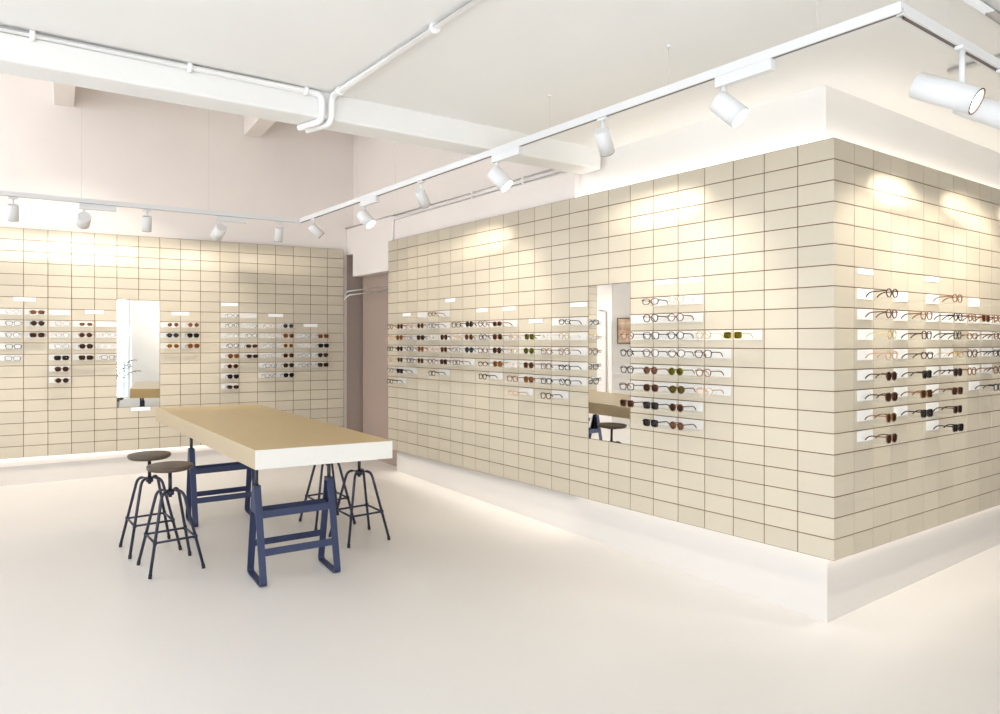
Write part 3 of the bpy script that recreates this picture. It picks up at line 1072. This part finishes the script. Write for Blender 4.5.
for wall, fr, tw, lst in (
    ('rear', REAR, TWR, [(0.05, 6, .9, 'outermost blank label card on the rear wall, by the picture edge'), (3.0, 7, .82, 'blank label card just left of the rear mirror'), (7.0, 7, .85, 'blank label card just right of the rear mirror'),
                         (9.5, 6, .86, 'highest blank label card on the right half of the rear wall'), (12.0, 7, .82, 'blank label card third from the corner column on the rear wall'), (14.0, 8, .82, 'lowest blank label card, near the corner end of the rear wall'),
                         (5.1, 16, .9, 'blank white card under the small rear mirror')]),
    ('long', LONG, TW, [(22.0, 7, .78, 'blank label card nearest the alcove on the long wall'), (18.0, 6, .80, 'highest blank label card among the far shelves of the long wall'), (15.5, 7, .80, 'faint blank label card over the middle of the far shelves'),
                        (13.6, 7, .80, 'blank label card above the gap in the far shelves of the long wall'), (11.9, 8, .82, 'blank label card above the olive sunglasses on the long wall'), (9.5, 7, .86, 'blank label card just left of the long wall mirror'),
                        (5.5, 6, .86, 'left of two blank cards right of the long wall mirror'), (4.5, 6, .86, 'right of two blank cards right of the long wall mirror')]),
    ('short', SHORT, TW, [(1.55, 6, .80, 'blank label card nearest the corner on the short wall'), (5.5, 6, .85, 'blank label card second from the corner on the short wall')])):
    for k, r, w, lab in lst:
        card(fr, k * tw, row_z(wall, r), w * tw, lab, 0.036 if wall != 'rear' else 0.040)

# ------------------------------------------------------------------ trestle table
th = 0.6362
TX, TY = -1.5212, 4.5174
TL_, TWD, TT = 2.899, 0.957, 0.123
tB, tC = -0.0254, 0.0042
table_top_z = lambda x, y: EYE - 0.680 + tB * (x - TX) + tC * (y - TY)
tu = Vector((-math.sin(th), math.cos(th), 0))
tw2 = Vector((math.cos(th), math.sin(th), 0))
T0 = Vector((TX, TY, 0))
mid = T0 + tu * TL_ / 2 + tw2 * TWD / 2
table = empty('trestle_table', (mid.x, mid.y, floor_z(mid.x, mid.y)))
MI = table.matrix_world.inverted()
bm = bmesh.new()
q = [T0, T0 + tw2 * TWD, T0 + tw2 * TWD + tu * TL_, T0 + tu * TL_]
top = [bm.verts.new(MI @ Vector((p.x, p.y, table_top_z(p.x, p.y)))) for p in q]
bot = [bm.verts.new(MI @ Vector((p.x, p.y, table_top_z(p.x, p.y) - TT))) for p in q]
bm.faces.new(top).material_index = 0
bm.faces.new(bot[::-1]).material_index = 1
for i in range(4):
    f = bm.faces.new((bot[i], bot[(i + 1) % 4], top[(i + 1) % 4], top[i]))
    f.material_index = (2, 1, 0, 1)[i]
obj('tabletop', bm, [M['table'], M['table_side'], M['table_end']], table, 0.0025)


def trestle(center):
    """One height-adjustable trestle, drawn with x across the table and y along it."""
    c = Vector(center)
    zf = floor_z(c.x, c.y)
    tr = bpy.data.objects.new('trestle', None)
    tr.empty_display_size = .1
    COL.objects.link(tr)
    tr.parent = table
    ang = R(32.5)
    rot = Matrix((Vector((math.cos(ang), math.sin(ang), 0)), Vector((-math.sin(R(36.8)), math.cos(R(36.8)), 0)), Vector((0, 0, 1)))).transposed()
    # tip onto the slightly rising floor
    nrm = Vector((0.005, -0.030, 1)).normalized()
    tip = Vector((0, 0, 1)).rotation_difference(nrm).to_matrix()
    r3 = tip @ Matrix((Vector((math.cos(R(32.5)), math.sin(R(32.5)), 0)).normalized(), Vector((-math.sin(R(32.5)), math.cos(R(32.5)), 0)), Vector((0, 0, 1)))).transposed()
    tr.matrix_local = table.matrix_world.inverted() @ (Matrix.Translation((c.x, c.y, zf)) @ r3.to_4x4())
    HW, FD, H = 0.252, 0.176, 0.645
    for sx in (-1, 1):
        bm = bmesh.new()
        x = sx * HW
        pts = fillet([(x, -0.024, H), (x, -FD, 0.006), (x, FD, 0.006), (x, 0.024, H)], 0.035, 6)
        sweep(bm, pts, rect(0.012, 0.046), ref=(1, 0, 0), smooth=False)
        # cap block that guides the post and the inner gusset
        box(bm, (x, 0, H - .012), (0.046, 0.050, 0.022))
        box(bm, (x - sx * .0, 0, 0.47), (0.040, 0.105, 0.010))
        g0 = [(x + sx * .015, -0.03, H - .02), (x + sx * .015, .03, H - .02), (x + sx * .015, .070, .462), (x + sx * .015, -.070, .462)]
        g1 = [(p[0] + sx * .006, p[1], p[2]) for p in g0]
        a_ = [bm.verts.new(p) for p in g0]
        b_ = [bm.verts.new(p) for p in g1]
        bm.faces.new(a_); bm.faces.new(b_[::-1])
        for i in range(4):
            bm.faces.new((a_[i], a_[(i + 1) % 4], b_[(i + 1) % 4], b_[i]))
        obj('side_frame', bm, M['blue'], tr, 0.002)
        # post
        bm = bmesh.new()
        wp = tr.matrix_local @ Vector((x, 0, 0))
        wpw = table.matrix_world @ wp
        ztop = table_top_z(wpw.x, wpw.y) - TT - zf - (wpw.z - zf) + .004
        cyl(bm, (x, 0, 0.42), (x, 0, ztop), 0.013, 14)
        cyl(bm, (x, 0, ztop - .006), (x, 0, ztop - .001), 0.035, 16)
        obj('height_post', bm, M['post'], tr)
    for h in (0.455, 0.215):
        for sy in (-1, 1):
            yy = sy * (FD - (FD - .024) * h / H) + sy * .000
            bm = bmesh.new()
            lean = math.atan2((FD - .024), H) * sy
            rr = Matrix.Rotation(lean, 3, 'X')
            box(bm, (0, yy, h), (HW * 2 - .030, 0.007, 0.048), rr)
            obj('rail', bm, M['blue'], tr, 0.0015)


trestle((-1.432, 5.051))
trestle((-2.445, 6.406))
tag(table, 'long trestle table with thick brass-toned top on two dark blue trestles', 'table')


# ------------------------------------------------------------------ stools
def stool(cx_, cy_, ang, label):
    nrm = Vector((0.005, -0.030, 1)).normalized()
    tip = Vector((0, 0, 1)).rotation_difference(nrm).to_matrix()
    root = empty('swivel_stool', (cx_, cy_, floor_z(cx_, cy_)), tip @ Matrix.Rotation(R(ang), 3, 'Z'))
    RF, HH = 0.248, 0.545
    bm = bmesh.new()
    rs = 0.152
    lathe(bm, [(0, 0.728), (rs * .9, 0.7295), (rs * .985, 0.727), (rs, 0.720), (rs * .985, 0.706), (rs * .88, 0.696), (0, 0.694)], 40)
    obj('seat', bm, M['seat'], root)
    bm = bmesh.new()
    cyl(bm, (0, 0, .50), (0, 0, .693), 0.0125, 16)
    cyl(bm, (0, 0, .682), (0, 0, .6945), 0.055, 24)
    obj('screw_post', bm, M['post'], root)
    bm = bmesh.new()
    cyl(bm, (0, 0, .515), (0, 0, .55), 0.026, 20)
    obj('hub', bm, M['navy'], root)
    hr = 0.225
    ring = []
    for i in range(4):
        t = math.pi / 2 * i
        c_, s_ = math.cos(t), math.sin(t)
        bm = bmesh.new()
        def rad(h):
            return 0.098 + (RF - 0.098) * (HH - h) / (HH - .01)
        pts = fillet([(0.015 * c_, 0.015 * s_, HH), (0.098 * c_, 0.098 * s_, HH), (RF * c_, RF * s_, 0.010)], 0.055, 8)
        sweep(bm, pts, circle(0.0105, 10))
        o = obj('leg', bm, M['navy'], root)
        bm = bmesh.new()
        d = (Vector(pts[-1]) - Vector(pts[-2])).normalized()
        cyl(bm, Vector(pts[-1]) - d * .02, Vector((RF * c_, RF * s_, 0.001)), 0.0125, 10)
        obj('foot_cap', bm, M['post'], o)
        ring.append(Vector((rad(hr) * c_, rad(hr) * s_, hr)))
    bm = bmesh.new()
    for i in range(4):
        cyl(bm, ring[i], ring[(i + 1) % 4], 0.008, 10)
        cyl(bm, ring[i] - Vector((0, 0, .012)), ring[i] + Vector((0, 0, .012)), 0.014, 10)
    obj('foot_ring', bm, M['navy'], root)
    tag(root, label, 'stool', 'dark swivel stools')


def fit_ang(c, foot):
    return math.degrees(math.atan2(foot[1] - c[1], foot[0] - c[0]))


stool(-2.68, 5.571, -7.5, 'wooden-seat swivel stool behind the frontmost one, at the table side')
stool(-2.339, 5.166, -7, 'frontmost wooden-seat swivel stool, in front of its twin')
stool(-1.133, 5.853, fit_ang((-1.133, 5.853), (-0.888, 5.818)), 'swivel stool tucked under the far table side, whole leg frame showing')
stool(-1.497, 6.298, fit_ang((-1.497, 6.298), (-1.251, 6.261)), 'swivel stool tucked under the table, half hidden by the blue trestle')

# ------------------------------------------------------------------ potted palm by the street window (seen in the small mirror)
px_, py_ = 2.82, -2.5
fz = floor_z(px_, py_)
palm = empty('potted_palm', (px_, py_, fz))
bm = bmesh.new()
lathe(bm, [(0, 0.0), (0.13, 0.0), (0.17, 0.32), (0.18, 0.34), (0.165, 0.34), (0.155, 0.30), (0, 0.30)], 28)
obj('pot', bm, M['pot'], palm)
bm = bmesh.new()
lathe(bm, [(0, 0.302), (0.154, 0.302), (0.154, 0.306), (0, 0.312)], 24)
obj('soil', bm, M['soil'], palm)
for i in range(11):
    a = i * 2.4 + .3
    bm = bmesh.new()
    L_, hgt = random.uniform(.35, .65), random.uniform(.6, 1.25)
    pts = []
    for k in range(9):
        t = k / 8
        pts.append(Vector((math.cos(a) * L_ * t ** 1.5, math.sin(a) * L_ * t ** 1.5, 0.31 + hgt * (t * 1.6 - t * t * .75))))
    sweep(bm, pts, circle(0.005, 6))
    side = Vector((-math.sin(a), math.cos(a), 0))
    for k in range(3, 9):
        for sg in (-1, 1):
            b = pts[k]
            tip_ = b + side * sg * (.16 * (1 - abs(k - 5) / 8)) + (pts[k] - pts[k - 1]) * .9 - Vector((0, 0, .05))
            w_ = (pts[k] - pts[k - 1]).normalized() * .012
            vs = [bm.verts.new(b - w_), bm.verts.new((b + tip_) / 2 - w_ * 1.4 + Vector((0, 0, .006))), bm.verts.new(tip_), bm.verts.new((b + tip_) / 2 + w_ * 1.4 + Vector((0, 0, .012)))]
            bm.faces.new(vs)
    obj('frond', bm, M['leaf'], palm)
tag(palm, 'potted palm by the street window, glimpsed in the small rear mirror', 'plant')

# street outside the windows
bm = bmesh.new()
prism(bm, [(-30, -30), (30, -30), (30, -3.31), (-30, -3.31)], -0.4, -0.2)
struct('pavement', bm, M['street'])
bm = bmesh.new()
prism(bm, [(-30, -16), (30, -16), (30, -17), (-30, -17)], -0.3, 3.4)
struct('wall_street', bm, M['facade'])

# ------------------------------------------------------------------ light
w = bpy.data.worlds.new('World')
SC.world = w
w.use_nodes = True
nt = w.node_tree
bg = nt.nodes['Background']
bg.inputs['Color'].default_value = (0.80, 0.89, 1.0, 1)
bg.inputs['Strength'].default_value = 2.0


def area(name, loc, d, sx, sy, power, color, up=(0, 0, 1), spread=180):
    L = bpy.data.lights.new(name, 'AREA')
    L.shape = 'RECTANGLE'
    L.size, L.size_y = sx, sy
    L.energy = power
    L.color = color
    L.spread = R(spread)
    o = bpy.data.objects.new(name, L)
    COL.objects.link(o)
    d = Vector(d).normalized()
    upv = Vector(up)
    xx = upv.cross(-d).normalized()
    yy = (-d).cross(xx).normalized()
    o.matrix_world = Matrix.Translation(loc) @ Matrix((xx, yy, -d)).transposed().to_4x4()
    return o


COOL = (0.94, 0.965, 1.0)
WARM = (1.0, 0.92, 0.81)
area('daylight_front', FRONT.pt((WF[0] + WF[1]) / 2, -0.35, (WF[2] + WF[3]) / 2), (0, 1, -0.05), WF[1] - WF[0], WF[3] - WF[2], 290, COOL)
area('daylight_left', LEFT.pt((WL[0] + WL[1]) / 2, -0.35, (WL[2] + WL[3]) / 2), LEFT.n + Vector((0, 0, -.1)), WL[1] - WL[0], WL[3] - WL[2], 105, COOL)

area('added_fill_high', LEFT.pt((WH[0] + WH[1]) / 2, -0.35, (WH[2] + WH[3]) / 2), LEFT.n + LEFT.d * -.1, WH[1] - WH[0], WH[3] - WH[2], 85, COOL)  # fill added for the upper rear wall, coming in by the made-up window


def strip(name, a, b, d, wd, power, color=WARM, spread=180):
    a, b = Vector(a), Vector(b)
    L = (b - a).length
    x = (b - a).normalized()
    d = Vector(d)
    d = (d - x * d.dot(x)).normalized()
    y = d.cross(x)
    L_ = bpy.data.lights.new(name, 'AREA')
    L_.shape = 'RECTANGLE'
    L_.size, L_.size_y = L, wd
    L_.energy = power * L
    L_.color = color
    L_.spread = R(spread)
    o = bpy.data.objects.new(name, L_)
    COL.objects.link(o)
    o.matrix_world = Matrix.Translation((a + b) / 2) @ Matrix((x, (-d).cross(x), -d)).transposed().to_4x4()
    return o


DN, UP = Vector((0, 0, -1)), Vector((0, 0, 1))
n_ = -0.065
zt_ = Z0 + ROWS * TH
strip('led_long_down', LONG.pt(0.03, n_, Z0 + .012), LONG.pt(T_STEP, n_, Z0 + .012), DN, 0.03, 0.35)
strip('led_long_far_down', LONG.pt(T_STEP, -0.02, Z0 - .006), LONG.pt(5.30, -0.02, Z0 - .006), DN + LONG.n * .25, 0.02, 0.5, WARM, 125)
strip('led_short_down', SHORT.pt(0.03, n_, Z0 + .012), SHORT.pt(4.4, n_, Z0 + .012), DN, 0.03, 0.6)
strip('led_rear_down', REAR.pt(-6.9 * TWR, -0.06, ZR - .004), REAR.pt(15.7 * TWR, -0.06, ZR - .004), DN + REAR.n * .3, 0.02, 0.4)
strip('led_long_up', LONG.pt(0.08, -0.075, zt_ - .02), LONG.pt(T_STEP, -0.075, zt_ - .02), UP, 0.03, 0.75)
strip('led_short_up', SHORT.pt(0.08, -0.075, zt_ - .02), SHORT.pt(4.4, -0.075, zt_ - .02), UP, 0.03, 0.95)

# ------------------------------------------------------------------ camera and view
cam = bpy.data.cameras.new('Camera')
cam.sensor_width = 36
cam.lens = 36 * F_PX / 1000
cam.shift_y = -(357 - HY) / 1000
cam.clip_start = 0.05
co = bpy.data.objects.new('Camera', cam)
COL.objects.link(co)
co.location = (0, 0, EYE)
co.rotation_euler = (R(90), 0, 0)
SC.camera = co
SC.view_settings.view_transform = 'Standard'
SC.view_settings.look = 'None'
SC.view_settings.exposure = 0.40
SC.view_settings.gamma = 1.0
SC.view_settings.use_curve_mapping = False
SC.cycles.max_bounces = 10
SC.cycles.diffuse_bounces = 5
SC.cycles.transparent_max_bounces = 24
SC.cycles.use_denoising = True
SC.cycles.sample_clamp_indirect = 8.0
